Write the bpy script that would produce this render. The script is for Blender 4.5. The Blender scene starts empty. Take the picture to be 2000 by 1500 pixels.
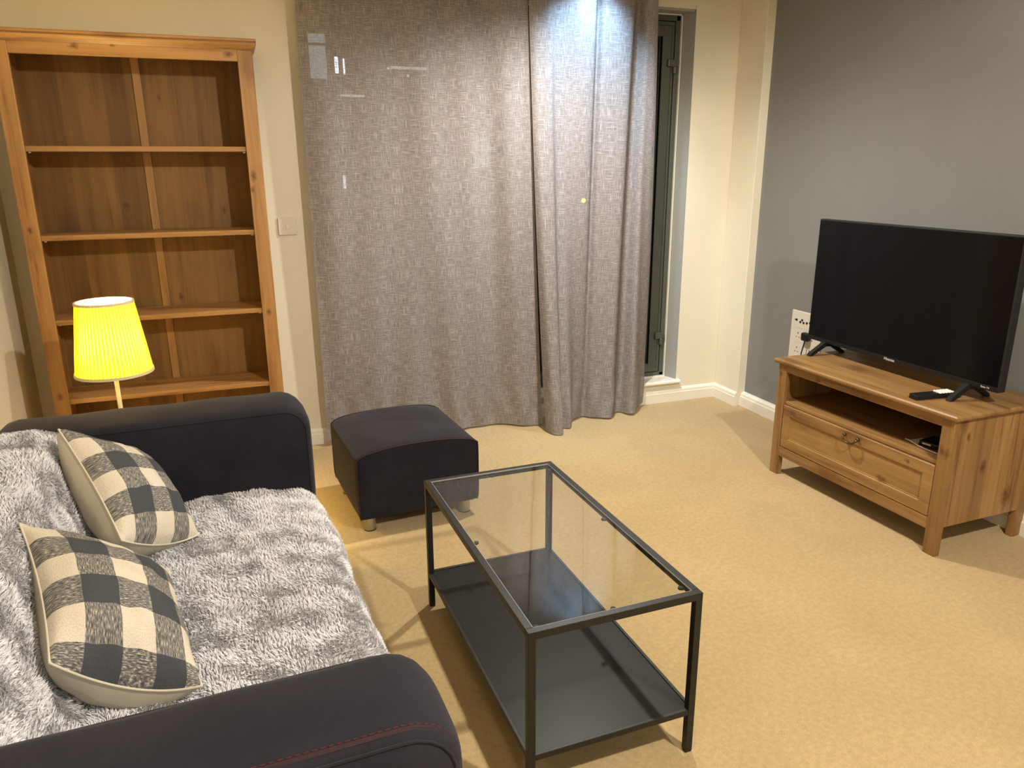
import bpy, bmesh, math, random
import numpy as np
from mathutils import Vector, Matrix
random.seed(4)
RNG = np.random.default_rng(7)
S = bpy.context.scene
COL = S.collection
PI = math.pi

# ------------------------------------------------------------------ camera
cam_d = bpy.data.cameras.new('camera')
cam_d.sensor_width = 36.0
cam_d.lens = 1464.0 / 2000.0 * 36.0
cam_d.clip_start = 0.02
cam_d.clip_end = 200
cam = bpy.data.objects.new('camera', cam_d)
COL.objects.link(cam)
FW = Vector((0.3238087, 0.90458433, -0.27726363))
RT = Vector((0.94093577, -0.33853874, -0.00560351))
UP = Vector((0.09893333, 0.2590728, 0.96077754))
cam.matrix_world = Matrix(((RT.x, UP.x, -FW.x, 0), (RT.y, UP.y, -FW.y, 0), (RT.z, UP.z, -FW.z, 1.44), (0, 0, 0, 1)))
S.camera = cam

# ------------------------------------------------------------------ world, lights, exposure
S.view_settings.view_transform = 'Standard'
S.view_settings.look = 'None'
S.view_settings.gamma = 1.0
S.view_settings.use_curve_mapping = False
S.view_settings.exposure = 0.0
S.cycles.use_denoising = True
S.cycles.max_bounces = 10
S.cycles.transparent_max_bounces = 24
S.cycles.sample_clamp_indirect = 4.0
w = bpy.data.worlds.new('night'); S.world = w
w.use_nodes = True
w.node_tree.nodes['Background'].inputs[0].default_value = (0.012, 0.016, 0.03, 1)
w.node_tree.nodes['Background'].inputs[1].default_value = 0.3

def area(name, loc, power, col, size, spread=PI, rot=(0, 0, 0)):
    l = bpy.data.lights.new(name, 'AREA'); l.shape = 'DISK'; l.size = size
    l.energy = power; l.color = col; l.spread = spread
    o = bpy.data.objects.new(name, l); COL.objects.link(o); o.location = loc; o.rotation_euler = rot
    return o
def spot(name, loc, power, col, ang, blend, size, rot=(0, 0, 0)):
    l = bpy.data.lights.new(name, 'SPOT'); l.energy = power; l.color = col
    l.spot_size = math.radians(ang); l.spot_blend = blend; l.shadow_soft_size = size
    o = bpy.data.objects.new(name, l); COL.objects.link(o); o.location = loc; o.rotation_euler = rot
    return o
WARM = (1.0, 0.915, 0.785)
spot('main_ceiling_light', (1.45, 0.10, 2.44), 290, WARM, 178, 0.18, 0.05)
area('rear_fill_light', (0.2, -1.3, 2.46), 25, WARM, 0.5, math.radians(140))  # added fill behind the camera, not a known ceiling lamp
spot('window_downlight', (1.50, 3.10, 2.46), 235, (1.0, 0.945, 0.86), 142, 1.0, 0.04)
spot('window_downlight_core', (1.80, 3.58, 2.47), 100, (0.42, 0.70, 1.0), 84, 1.0, 0.03, (math.radians(20), 0, 0))

# ------------------------------------------------------------------ material helpers
def newmat(name):
    m = bpy.data.materials.new(name); m.use_nodes = True
    nt = m.node_tree
    for n in list(nt.nodes):
        if n.type != 'OUTPUT_MATERIAL' and n.type != 'BSDF_PRINCIPLED': nt.nodes.remove(n)
    return m, nt, nt.nodes['Principled BSDF']
def N(nt, typ, **kw):
    n = nt.nodes.new(typ)
    for k, v in kw.items():
        if hasattr(n, k): setattr(n, k, v)
        else: n.inputs[k].default_value = v
    return n
def L(nt, a, b): nt.links.new(a, b)
def c4(c): return (c[0], c[1], c[2], 1.0)
def sr(r, g, b):
    f = lambda v: (v / 255 / 12.92) if v / 255 <= 0.04045 else ((v / 255 + 0.055) / 1.055) ** 2.4
    return (f(r), f(g), f(b))
def ramp(nt, stops, fac):
    r = nt.nodes.new('ShaderNodeValToRGB'); e = r.color_ramp.elements
    while len(e) < len(stops): e.new(0.5)
    for i, (p, c) in enumerate(stops): e[i].position = p; e[i].color = c4(c)
    L(nt, fac, r.inputs[0]); return r
def coords(nt, kind='Object', scale=(1, 1, 1), rnd=False):
    tc = nt.nodes.new('ShaderNodeTexCoord'); mp = nt.nodes.new('ShaderNodeMapping')
    mp.inputs['Scale'].default_value = scale
    L(nt, tc.outputs[kind], mp.inputs['Vector'])
    if rnd:
        oi = nt.nodes.new('ShaderNodeObjectInfo'); mu = N(nt, 'ShaderNodeMath', operation='MULTIPLY'); mu.inputs[1].default_value = 37.0
        L(nt, oi.outputs['Random'], mu.inputs[0]); L(nt, mu.outputs[0], mp.inputs['Location'])
    return mp.outputs[0]
def noise(nt, vec, scale, detail=3, rough=0.5, dist=0.0):
    n = N(nt, 'ShaderNodeTexNoise'); n.inputs['Scale'].default_value = scale
    n.inputs['Detail'].default_value = detail; n.inputs['Roughness'].default_value = rough
    n.inputs['Distortion'].default_value = dist
    L(nt, vec, n.inputs['Vector']); return n.outputs['Fac']
def bump(nt, p, h, strength, dist):
    b = N(nt, 'ShaderNodeBump'); b.inputs['Strength'].default_value = strength; b.inputs['Distance'].default_value = dist
    L(nt, h, b.inputs['Height']); L(nt, b.outputs[0], p.inputs['Normal'])
def plain(name, col, rough=0.5, metal=0.0, spec=0.5, bumps=None, var=0.0, sheen=0.0):
    m, nt, p = newmat(name)
    p.inputs['Base Color'].default_value = c4(col); p.inputs['Roughness'].default_value = rough
    p.inputs['Metallic'].default_value = metal; p.inputs['Specular IOR Level'].default_value = spec
    if sheen: p.inputs['Sheen Weight'].default_value = sheen
    v = coords(nt)
    if var:
        f = noise(nt, v, 9.0, 3)
        r = ramp(nt, [(0.3, tuple(c * (1 - var) for c in col)), (0.7, tuple(min(1, c * (1 + var)) for c in col))], f)
        L(nt, r.outputs[0], p.inputs['Base Color'])
    if bumps: bump(nt, p, noise(nt, v, bumps[0], 3), bumps[1], bumps[2])
    return m
def wood(name, axis, light=(0.43, 0.24, 0.088), dark=(0.22, 0.10, 0.030), plank=None, rough=0.42, knots=0.55, at=()):
    m, nt, p = newmat(name)
    sc = [26, 26, 26]; sc[axis] = 1.6
    v = coords(nt, 'Object', tuple(sc), True)
    f = noise(nt, v, 1.0, 5, 0.62, 0.6)
    mid = tuple((a * 0.62 + b * 0.38) for a, b in zip(light, dark))
    r = ramp(nt, [(0.32, dark), (0.44, mid), (0.62, light), (0.78, tuple(c * 1.12 for c in light))], f)
    sc2 = [7, 7, 7]; sc2[axis] = 0.5
    v2 = coords(nt, 'Object', tuple(sc2), True)
    f2 = noise(nt, v2, 1.0, 2)
    r2 = ramp(nt, [(0.3, (0.78, 0.74, 0.70)), (0.7, (1.1, 1.08, 1.05))], f2)
    mx = N(nt, 'ShaderNodeMix', data_type='RGBA', blend_type='MULTIPLY'); mx.inputs[0].default_value = 1.0
    L(nt, r.outputs[0], mx.inputs[6]); L(nt, r2.outputs[0], mx.inputs[7]); out = mx.outputs[2]
    # knots: warped cells, long along the grain
    sc3 = [7.0, 7.0, 7.0]; sc3[axis] = 3.6
    v3 = coords(nt, 'Object', tuple(sc3), True)
    nz = N(nt, 'ShaderNodeTexNoise'); nz.inputs['Scale'].default_value = 3.0; L(nt, v3, nz.inputs['Vector'])
    ad = N(nt, 'ShaderNodeVectorMath', operation='MULTIPLY_ADD'); ad.inputs[1].default_value = (0.35, 0.35, 0.35)
    L(nt, nz.outputs['Color'], ad.inputs[0]); L(nt, v3, ad.inputs[2])
    vo = N(nt, 'ShaderNodeTexVoronoi'); vo.inputs['Scale'].default_value = 0.8; L(nt, ad.outputs[0], vo.inputs['Vector'])
    kr = ramp(nt, [(0.0, (knots, knots, knots)), (0.13, (knots * 0.8,) * 3), (0.31, (0, 0, 0))], vo.outputs['Distance'])
    mk = N(nt, 'ShaderNodeMix', data_type='RGBA', blend_type='MIX')
    L(nt, kr.outputs[0], mk.inputs[0]); L(nt, out, mk.inputs[6]); mk.inputs[7].default_value = c4((0.10, 0.035, 0.012)); out = mk.outputs[2]
    if at:   # single knots where the boards have them (object space, radius)
        tk = nt.nodes.new('ShaderNodeTexCoord'); kn = N(nt, 'ShaderNodeTexNoise'); kn.inputs['Scale'].default_value = 55.0; L(nt, tk.outputs['Object'], kn.inputs['Vector'])
        total = None
        for (kx, ky, kz, kr_) in at:
            su_ = N(nt, 'ShaderNodeVectorMath', operation='SUBTRACT'); su_.inputs[1].default_value = (kx, ky, kz); L(nt, tk.outputs['Object'], su_.inputs[0])
            ml = N(nt, 'ShaderNodeVectorMath', operation='MULTIPLY'); ml.inputs[1].default_value = tuple((0.62 if q_ == axis else 1.0) / kr_ for q_ in range(3)); L(nt, su_.outputs[0], ml.inputs[0])
            le = N(nt, 'ShaderNodeVectorMath', operation='LENGTH'); L(nt, ml.outputs[0], le.inputs[0])
            wa = N(nt, 'ShaderNodeMath', operation='MULTIPLY_ADD'); wa.inputs[1].default_value = 2.4; L(nt, kn.outputs['Fac'], wa.inputs[0]); L(nt, le.outputs['Value'], wa.inputs[2])
            if total is None: total = wa.outputs[0]
            else:
                mn = N(nt, 'ShaderNodeMath', operation='MINIMUM'); L(nt, total, mn.inputs[0]); L(nt, wa.outputs[0], mn.inputs[1]); total = mn.outputs[0]
        sc_ = N(nt, 'ShaderNodeMath', operation='MULTIPLY'); sc_.inputs[1].default_value = 0.25; L(nt, total, sc_.inputs[0])
        k2 = ramp(nt, [(0.30, (0.85,) * 3), (0.48, (0.55,) * 3), (0.72, (0, 0, 0))], sc_.outputs[0])
        m2 = N(nt, 'ShaderNodeMix', data_type='RGBA', blend_type='MIX')
        L(nt, k2.outputs[0], m2.inputs[0]); L(nt, out, m2.inputs[6]); m2.inputs[7].default_value = c4((0.085, 0.030, 0.012)); out = m2.outputs[2]
    if plank is not None:
        pa, pw = plank
        tc = nt.nodes.new('ShaderNodeTexCoord'); sx = nt.nodes.new('ShaderNodeSeparateXYZ'); L(nt, tc.outputs['Object'], sx.inputs[0])
        dv = N(nt, 'ShaderNodeMath', operation='DIVIDE'); dv.inputs[1].default_value = pw; L(nt, sx.outputs[pa], dv.inputs[0])
        fl = N(nt, 'ShaderNodeMath', operation='FLOOR'); L(nt, dv.outputs[0], fl.inputs[0])
        wn = N(nt, 'ShaderNodeTexWhiteNoise', noise_dimensions='1D'); L(nt, fl.outputs[0], wn.inputs['W'])
        rp = ramp(nt, [(0.0, (0.78, 0.76, 0.74)), (1.0, (1.14, 1.12, 1.10))], wn.outputs['Value'])
        mp = N(nt, 'ShaderNodeMix', data_type='RGBA', blend_type='MULTIPLY'); mp.inputs[0].default_value = 1.0
        L(nt, out, mp.inputs[6]); L(nt, rp.outputs[0], mp.inputs[7]); out = mp.outputs[2]
    L(nt, out, p.inputs['Base Color'])
    p.inputs['Roughness'].default_value = rough
    p.inputs['Specular IOR Level'].default_value = 0.4
    bump(nt, p, f, 0.15, 0.002)
    return m

# ------------------------------------------------------------------ mesh helpers
def link_mesh(name, me, mats, parent=None, smooth=False):
    o = bpy.data.objects.new(name, me); COL.objects.link(o)
    for m in (mats if isinstance(mats, (list, tuple)) else [mats]): me.materials.append(m)
    if parent: o.parent = parent
    if smooth:
        for p in me.polygons: p.use_smooth = True
    return o
def fin(name, bm, mats, parent=None, smooth=False, bev=0.0, seg=2, sub=0):
    me = bpy.data.meshes.new(name); bmesh.ops.recalc_face_normals(bm, faces=bm.faces); bm.to_mesh(me); bm.free()
    o = link_mesh(name, me, mats, parent, smooth)
    if bev:
        b = o.modifiers.new('bevel', 'BEVEL'); b.width = bev; b.segments = seg; b.limit_method = 'ANGLE'; b.angle_limit = 0.6
        b.harden_normals = False
    if sub:
        s = o.modifiers.new('sub', 'SUBSURF'); s.levels = sub; s.render_levels = sub
    return o
def box(bm, x0, y0, z0, x1, y1, z1):
    g = bmesh.ops.create_cube(bm, size=1.0)
    for v in g['verts']:
        v.co = Vector(((x0 + x1) / 2 + v.co.x * (x1 - x0), (y0 + y1) / 2 + v.co.y * (y1 - y0), (z0 + z1) / 2 + v.co.z * (z1 - z0)))
    return g['verts']
def BX(name, mat, parent, *boxes, bev=0.002, seg=2):
    bm = bmesh.new()
    for b in boxes: box(bm, *b)
    return fin(name, bm, mat, parent, bev=bev, seg=seg)
def prism(bm, poly, z0, z1, axis='z'):
    """poly: list of 2D points; extruded along axis"""
    def P(a, b, c):
        if axis == 'z': return (a, b, c)
        if axis == 'x': return (c, a, b)
        return (a, c, b)
    lo = [bm.verts.new(P(a, b, z0)) for a, b in poly]; hi = [bm.verts.new(P(a, b, z1)) for a, b in poly]
    n = len(poly)
    bm.faces.new(lo[::-1]); bm.faces.new(hi)
    for i in range(n): bm.faces.new((lo[i], lo[(i + 1) % n], hi[(i + 1) % n], hi[i]))
def lathe(bm, prof, seg=32, c=(0, 0), close=False):
    rings = []
    for r, z in prof:
        rings.append([bm.verts.new((c[0] + r * math.cos(2 * PI * k / seg), c[1] + r * math.sin(2 * PI * k / seg), z)) for k in range(seg)])
    for a, b in zip(rings, rings[1:]):
        for k in range(seg): bm.faces.new((a[k], a[(k + 1) % seg], b[(k + 1) % seg], b[k]))
    if not close:
        bm.faces.new(rings[0][::-1]); bm.faces.new(rings[-1])
def tube(bm, pts, r, seg=8, cap=True):
    pts = [Vector(p) for p in pts]; rings = []; ref = None
    for i, p in enumerate(pts):
        t = (pts[min(i + 1, len(pts) - 1)] - pts[max(i - 1, 0)]).normalized()
        if ref is None: ref = t.orthogonal().normalized()
        ref = (ref - t * ref.dot(t)).normalized(); b = t.cross(ref)
        rings.append([bm.verts.new(p + (ref * math.cos(2 * PI * k / seg) + b * math.sin(2 * PI * k / seg)) * r) for k in range(seg)])
    for a, b in zip(rings, rings[1:]):
        for k in range(seg): bm.faces.new((a[k], a[(k + 1) % seg], b[(k + 1) % seg], b[k]))
    if cap: bm.faces.new(rings[0][::-1]); bm.faces.new(rings[-1])
def empty(name, loc, rz, label, cat, group=None):
    o = bpy.data.objects.new(name, None); COL.objects.link(o); o.location = loc; o.rotation_euler = (0, 0, rz)
    o.empty_display_size = 0.1
    o['label'] = label; o['category'] = cat
    if group: o['group'] = group
    return o
def structure(o, kind='structure'): o['kind'] = kind; return o
def grid_mesh(name, V, nu, nv, mat, parent=None, uv=None, smooth=True, solid=0.0):
    """V: (nu*nv,3) array, index i*nv+j"""
    me = bpy.data.meshes.new(name)
    i, j = np.meshgrid(np.arange(nu - 1), np.arange(nv - 1), indexing='ij')
    a = (i * nv + j).ravel(); F = np.stack([a, a + nv, a + nv + 1, a + 1], 1).astype(np.int32)
    raw_mesh(me, V, F)
    if uv is not None: set_uv(me, F, uv)
    o = link_mesh(name, me, mat, parent, smooth)
    if solid:
        s = o.modifiers.new('solid', 'SOLIDIFY'); s.thickness = solid; s.offset = 0
    return o
def raw_mesh(me, V, F):
    k = F.shape[1]; n = len(F)
    me.vertices.add(len(V)); me.vertices.foreach_set('co', np.asarray(V, np.float32).ravel())
    me.loops.add(n * k); me.loops.foreach_set('vertex_index', F.ravel().astype(np.int32))
    me.polygons.add(n); me.polygons.foreach_set('loop_start', np.arange(0, n * k, k, dtype=np.int32))
    me.polygons.foreach_set('loop_total', np.full(n, k, np.int32))
    me.update(calc_edges=True)
def set_uv(me, F, uv):
    l = me.uv_layers.new(name='UVMap'); l.data.foreach_set('uv', np.asarray(uv, np.float32)[F.ravel()].ravel())
def snoise(x, y, seed, scale, octs=10):
    r = np.random.default_rng(seed); out = np.zeros_like(x, dtype=float)
    for k in range(octs):
        a = r.uniform(0, 2 * PI); f = scale * r.uniform(0.6, 1.6)
        out += np.sin((x * math.cos(a) + y * math.sin(a)) * f * 2 * PI + r.uniform(0, 2 * PI))
    return out / math.sqrt(octs)

# ------------------------------------------------------------------ materials
def wall_mat(name, col):
    m, nt, p = newmat(name)
    v = coords(nt); f = noise(nt, v, 3.0, 2)
    r = ramp(nt, [(0.3, tuple(c * 0.97 for c in col)), (0.7, tuple(c * 1.02 for c in col))], f)
    L(nt, r.outputs[0], p.inputs['Base Color']); p.inputs['Roughness'].default_value = 0.75
    p.inputs['Specular IOR Level'].default_value = 0.25
    bump(nt, p, noise(nt, v, 160.0, 3), 0.12, 0.001)
    return m
M_cream = wall_mat('cream_paint', (0.745, 0.695, 0.565))
M_blue = wall_mat('blue_grey_paint', (0.215, 0.218, 0.213))
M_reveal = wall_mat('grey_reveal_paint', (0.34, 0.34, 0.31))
M_ceil = wall_mat('white_ceiling_paint', (0.75, 0.73, 0.67))
M_white = plain('white_gloss_paint', (0.80, 0.76, 0.67), 0.35)
M_plastic = plain('white_plastic', (0.72, 0.68, 0.62), 0.35)
M_plasticshade = plain('ivory_plastic', (0.66, 0.61, 0.53), 0.4)
M_frame = plain('dark_grey_green_metal', (0.085, 0.092, 0.076), 0.5, 0.1)
M_hinge = plain('grey_hinge_metal', (0.11, 0.115, 0.10), 0.4, 0.4)
M_groove = plain('black_rubber_seal', (0.008, 0.008, 0.008), 0.7)
M_steel = plain('brushed_steel', (0.45, 0.43, 0.40), 0.32, 0.9)
M_black = plain('black_plastic', (0.008, 0.008, 0.009), 0.42, 0.0, 0.35)
M_blackrough = plain('black_satin_plastic', (0.009, 0.009, 0.009), 0.55, 0.0, 0.35)
M_tablemetal = plain('black_powder_coated_steel', (0.0135, 0.0130, 0.0105), 0.42, 0.0, 0.32, (900, 0.15, 0.0004))
M_shelf = plain('black_shelf_sheet', (0.0125, 0.0115, 0.0095), 0.36, 0.0, 0.22)
M_brass = plain('aged_brass', (0.10, 0.075, 0.035), 0.35, 0.9)
M_woodV = wood('pine_vertical_grain', 2, at=((0.94, 0, 1.41, 0.010), (0.93, 0, 1.35, 0.007), (0.95, 0, 0.79, 0.008), (0.03, 0, 1.2, 0.007), (0.03, 0, 0.47, 0.009)))
M_woodX = wood('pine_lengthwise_grain', 0, at=((0.30, 0, 1.922, 0.009), (0.884, 0, 1.915, 0.010), (0.44, 0, 1.93, 0.005)))
CL, CD = (0.315, 0.180, 0.066), (0.15, 0.072, 0.022)
M_cabV = wood('cabinet_pine_vertical', 2, CL, CD, None, 0.42, 0.7, ((0.893, 0, 0.422, 0.009), (0.915, 0, 0.415, 0.010), (0.02, 0, 0.50, 0.008)))
M_cabX = wood('cabinet_pine_lengthwise', 0, CL, CD, None, 0.42, 0.7, ((0.64, 0.005, 0.205, 0.013), (0.117, 0, 0.33, 0.008), (0.757, 0, 0.33, 0.007), (0.25, 0, 0.525, 0.008)))
M_woodY = wood('pine_crosswise_grain', 1)
M_backV = wood('shaded_pine_back_boards', 2, (0.235, 0.130, 0.038), (0.155, 0.078, 0.021), (0, 0.088), 0.6, 0.35, ((0.56, 0.26, 0.845, 0.008), (0.376, 0.26, 1.28, 0.009), (0.80, 0.26, 1.25, 0.008), (0.571, 0.26, 1.755, 0.006)))  # pine darkened so its colour carries part of the shade inside the bookcase
M_sideP = wood('pine_side_boards', 2, (0.34, 0.195, 0.074), (0.17, 0.08, 0.026), (1, 0.11), 0.45, 0.75, ((0.927, 0.19, 0.34, 0.014), (0.927, 0.35, 0.19, 0.021), (0.927, 0.085, 0.475, 0.008)))
M_thread_red = plain('red_thread', (0.060, 0.008, 0.011), 0.8)
M_thread_fade = plain('faded_red_thread', (0.022, 0.006, 0.009), 0.85)

def carpet_mat():
    m, nt, p = newmat('beige_carpet')
    v = coords(nt)
    f1 = noise(nt, v, 420.0, 3, 0.7); f2 = noise(nt, v, 60.0, 4, 0.6); f3 = noise(nt, v, 2.2, 3, 0.55, 0.5)
    r1 = ramp(nt, [(0.30, (0.355, 0.248, 0.112)), (0.62, (0.545, 0.402, 0.205))], f1)
    r2 = ramp(nt, [(0.35, (0.90, 0.89, 0.87)), (0.65, (1.05, 1.05, 1.05))], f2)
    r3 = ramp(nt, [(0.30, (0.93, 0.92, 0.90)), (0.68, (1.04, 1.04, 1.05))], f3)
    a = N(nt, 'ShaderNodeMix', data_type='RGBA', blend_type='MULTIPLY'); a.inputs[0].default_value = 1
    b = N(nt, 'ShaderNodeMix', data_type='RGBA', blend_type='MULTIPLY'); b.inputs[0].default_value = 1
    L(nt, r1.outputs[0], a.inputs[6]); L(nt, r2.outputs[0], a.inputs[7]); L(nt, a.outputs[2], b.inputs[6]); L(nt, r3.outputs[0], b.inputs[7])
    L(nt, b.outputs[2], p.inputs['Base Color']); p.inputs['Roughness'].default_value = 0.95
    p.inputs['Specular IOR Level'].default_value = 0.1; p.inputs['Sheen Weight'].default_value = 0.15
    bump(nt, p, f1, 0.6, 0.004)
    return m
M_carpet = carpet_mat()

def denim_mat():
    m, nt, p = newmat('dark_navy_denim')
    v = coords(nt); f = noise(nt, v, 5.0, 4, 0.6); g = noise(nt, v, 700.0, 2)
    r = ramp(nt, [(0.3, (0.009, 0.009, 0.014)), (0.7, (0.019, 0.018, 0.026))], f)
    L(nt, r.outputs[0], p.inputs['Base Color']); p.inputs['Roughness'].default_value = 0.85
    p.inputs['Sheen Weight'].default_value = 0.11; p.inputs['Sheen Roughness'].default_value = 0.45
    p.inputs['Sheen Tint'].default_value = (0.75, 0.75, 0.85, 1)
    p.inputs['Specular IOR Level'].default_value = 0.2
    bump(nt, p, g, 0.3, 0.001)
    return m
M_denim = denim_mat()

def thin_glass(name, tint, ior=1.5, rough=0.0, haze=0.0):
    m = bpy.data.materials.new(name); m.use_nodes = True; nt = m.node_tree
    for n in list(nt.nodes):
        if n.type != 'OUTPUT_MATERIAL': nt.nodes.remove(n)
    out = nt.nodes['Material Output']
    tr = N(nt, 'ShaderNodeBsdfTransparent'); tr.inputs[0].default_value = c4(tint)
    gl = N(nt, 'ShaderNodeBsdfGlossy'); gl.inputs['Roughness'].default_value = rough
    fr = N(nt, 'ShaderNodeFresnel'); fr.inputs['IOR'].default_value = ior
    mx = N(nt, 'ShaderNodeMixShader'); ge = N(nt, 'ShaderNodeNewGeometry'); mi = N(nt, 'ShaderNodeMix', data_type='FLOAT')
    L(nt, ge.outputs['Backfacing'], mi.inputs[0]); mi.inputs[2].default_value = ior; mi.inputs[3].default_value = 1.0 / ior; L(nt, mi.outputs[0], fr.inputs['IOR'])
    L(nt, fr.outputs[0], mx.inputs[0]); L(nt, tr.outputs[0], mx.inputs[1]); L(nt, gl.outputs[0], mx.inputs[2])
    L(nt, mx.outputs[0], out.inputs[0]); return m
M_glass = thin_glass('clear_table_glass', (0.93, 0.94, 0.92), 1.45, 0.02)
M_pane = thin_glass('window_glass', (0.85, 0.87, 0.87), 1.45, 0.18)

def curtain_mat():
    m = bpy.data.materials.new('taupe_linen_weave'); m.use_nodes = True; nt = m.node_tree
    for n in list(nt.nodes):
        if n.type != 'OUTPUT_MATERIAL': nt.nodes.remove(n)
    out = nt.nodes['Material Output']
    h = noise(nt, coords(nt, 'UV', (16, 260, 1)), 1.0, 3, 0.6)
    v = noise(nt, coords(nt, 'UV', (260, 16, 1)), 1.0, 3, 0.6)
    mx = N(nt, 'ShaderNodeMath', operation='MAXIMUM'); L(nt, h, mx.inputs[0]); L(nt, v, mx.inputs[1])
    r = ramp(nt, [(0.44, (0.228, 0.202, 0.195)), (0.58, (0.315, 0.284, 0.277)), (0.72, (0.47, 0.441, 0.433))], mx.outputs[0])
    df = N(nt, 'ShaderNodeBsdfDiffuse'); L(nt, r.outputs[0], df.inputs[0])
    tl = N(nt, 'ShaderNodeBsdfTranslucent'); L(nt, r.outputs[0], tl.inputs[0])
    a = N(nt, 'ShaderNodeMixShader'); a.inputs[0].default_value = 0.16; L(nt, df.outputs[0], a.inputs[1]); L(nt, tl.outputs[0], a.inputs[2])
    tr = N(nt, 'ShaderNodeBsdfTransparent')
    # open pores of the weave
    pr = ramp(nt, [(0.44, (0.16,) * 3), (0.60, (0.03,) * 3)], mx.outputs[0])
    b = N(nt, 'ShaderNodeMixShader'); L(nt, pr.outputs[0], b.inputs[0]); L(nt, a.outputs[0], b.inputs[1]); L(nt, tr.outputs[0], b.inputs[2])
    L(nt, b.outputs[0], out.inputs[0])
    bm_ = N(nt, 'ShaderNodeBump'); bm_.inputs['Strength'].default_value = 0.25; bm_.inputs['Distance'].default_value = 0.002
    L(nt, mx.outputs[0], bm_.inputs['Height']); L(nt, bm_.outputs[0], df.inputs['Normal'])
    return m
M_curtain = curtain_mat()

def emis(name, col, st):
    m = bpy.data.materials.new(name); m.use_nodes = True; nt = m.node_tree
    for n in list(nt.nodes):
        if n.type != 'OUTPUT_MATERIAL': nt.nodes.remove(n)
    e = N(nt, 'ShaderNodeEmission'); e.inputs[0].default_value = c4(col); e.inputs[1].default_value = st
    L(nt, e.outputs[0], nt.nodes['Material Output'].inputs[0]); return m

# ================================================================== the room
XL, XR, YB, YF, ZC = -0.967, 2.88, 3.975, -2.6, 2.5
XC = 2.826      # cream return next to the blue wall
YJ = 3.735
o = BX('floor', M_carpet, None, (XL - 0.1, YF, -0.1, XR + 0.1, YB + 0.32, 0.0), bev=0); structure(o)
o = BX('ceiling', M_ceil, None, (XL - 0.1, YF, ZC, XR + 0.1, YB + 0.32, ZC + 0.1), bev=0); structure(o)
o = BX('wall_left', M_cream, None, (XL - 0.1, YF, 0, XL, YB + 0.3, ZC), bev=0); structure(o)
o = BX('wall_rear', M_cream, None, (XL, YF - 0.1, 0, XR, YF, ZC), bev=0); structure(o)
o = BX('wall_right', M_blue, None, (XR, YF, 0, XR + 0.1, YJ, ZC), bev=0); structure(o)
o = BX('wall_right_return', M_cream, None, (XC, YJ, 0, XR + 0.1, YB, ZC), bev=0.003); structure(o)
# back wall with the glazed door opening
OX0, OX1, OZ0, OZ1 = 0.365, 2.528, 0.125, 2.284
o = BX('wall_back', M_cream, None, (XL, YB, 0, OX0, YB + 0.3, ZC), (OX1, YB, 0, XR + 0.1, YB + 0.3, ZC),
       (OX0, YB, OZ1, OX1, YB + 0.3, ZC), (OX0, YB, 0, OX1, YB + 0.3, OZ0), bev=0); structure(o)
# skirting boards
def skirt(name, p0, p1, nrm, h=0.088, t=0.019):
    p0 = Vector((*p0, 0)); p1 = Vector((*p1, 0)); n = Vector((*nrm, 0))
    prof = [(0, 0), (t, 0), (t, h * 0.66), (t * 0.86, h * 0.70), (t * 0.80, h * 0.86), (t * 0.45, h * 0.97), (0, h)]
    bm = bmesh.new()
    a = [bm.verts.new(p0 + n * d + Vector((0, 0, z))) for d, z in prof]; b = [bm.verts.new(p1 + n * d + Vector((0, 0, z))) for d, z in prof]
    for i in range(len(prof)): bm.faces.new((a[i], a[(i + 1) % len(prof)], b[(i + 1) % len(prof)], b[i]))
    bm.faces.new(a[::-1]); bm.faces.new(b)
    return structure(fin(name, bm, M_white, None))
skirt('baseboard_back', (XL, YB), (XC, YB), (0, -1))
skirt('baseboard_right_return', (XC, YJ), (XC, YB), (-1, 0))
skirt('baseboard_right', (XR, YF), (XR, YJ + 0.0), (-1, 0), 0.088, 0.030)
skirt('baseboard_left', (XL, YF), (XL, YB), (1, 0))
# window board, splayed reveal lining, sealant
bm = bmesh.new()
prism(bm, [(4.08, 0.142), (3.955, 0.142), (3.945, 0.137), (3.943, 0.128), (3.952, 0.118), (4.08, 0.118)], OX0 + 0.001, 2.548, 'x')
structure(fin('trim_1', bm, M_white, None))
bm = bmesh.new()
prism(bm, [(OX1, YB - 0.001), (2.499, 4.072), (2.56, 4.072), (2.56, YB + 0.01)], 0.142, OZ1 + 0.02)
box(bm, OX0, YB + 0.002, 2.270, 2.52, 4.072, OZ1 + 0.02)
structure(fin('trim_2', bm, M_reveal, None))
bm = bmesh.new()
box(bm, 2.4925, 4.060, 0.142, 2.4985, 4.073, 2.270)
box(bm, OX0, 4.060, 2.2635, 2.4985, 4.073, 2.270)
box(bm, OX0, 4.058, 0.142, 2.4985, 4.073, 0.149)
structure(fin('trim_3', bm, M_white, None))

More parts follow.
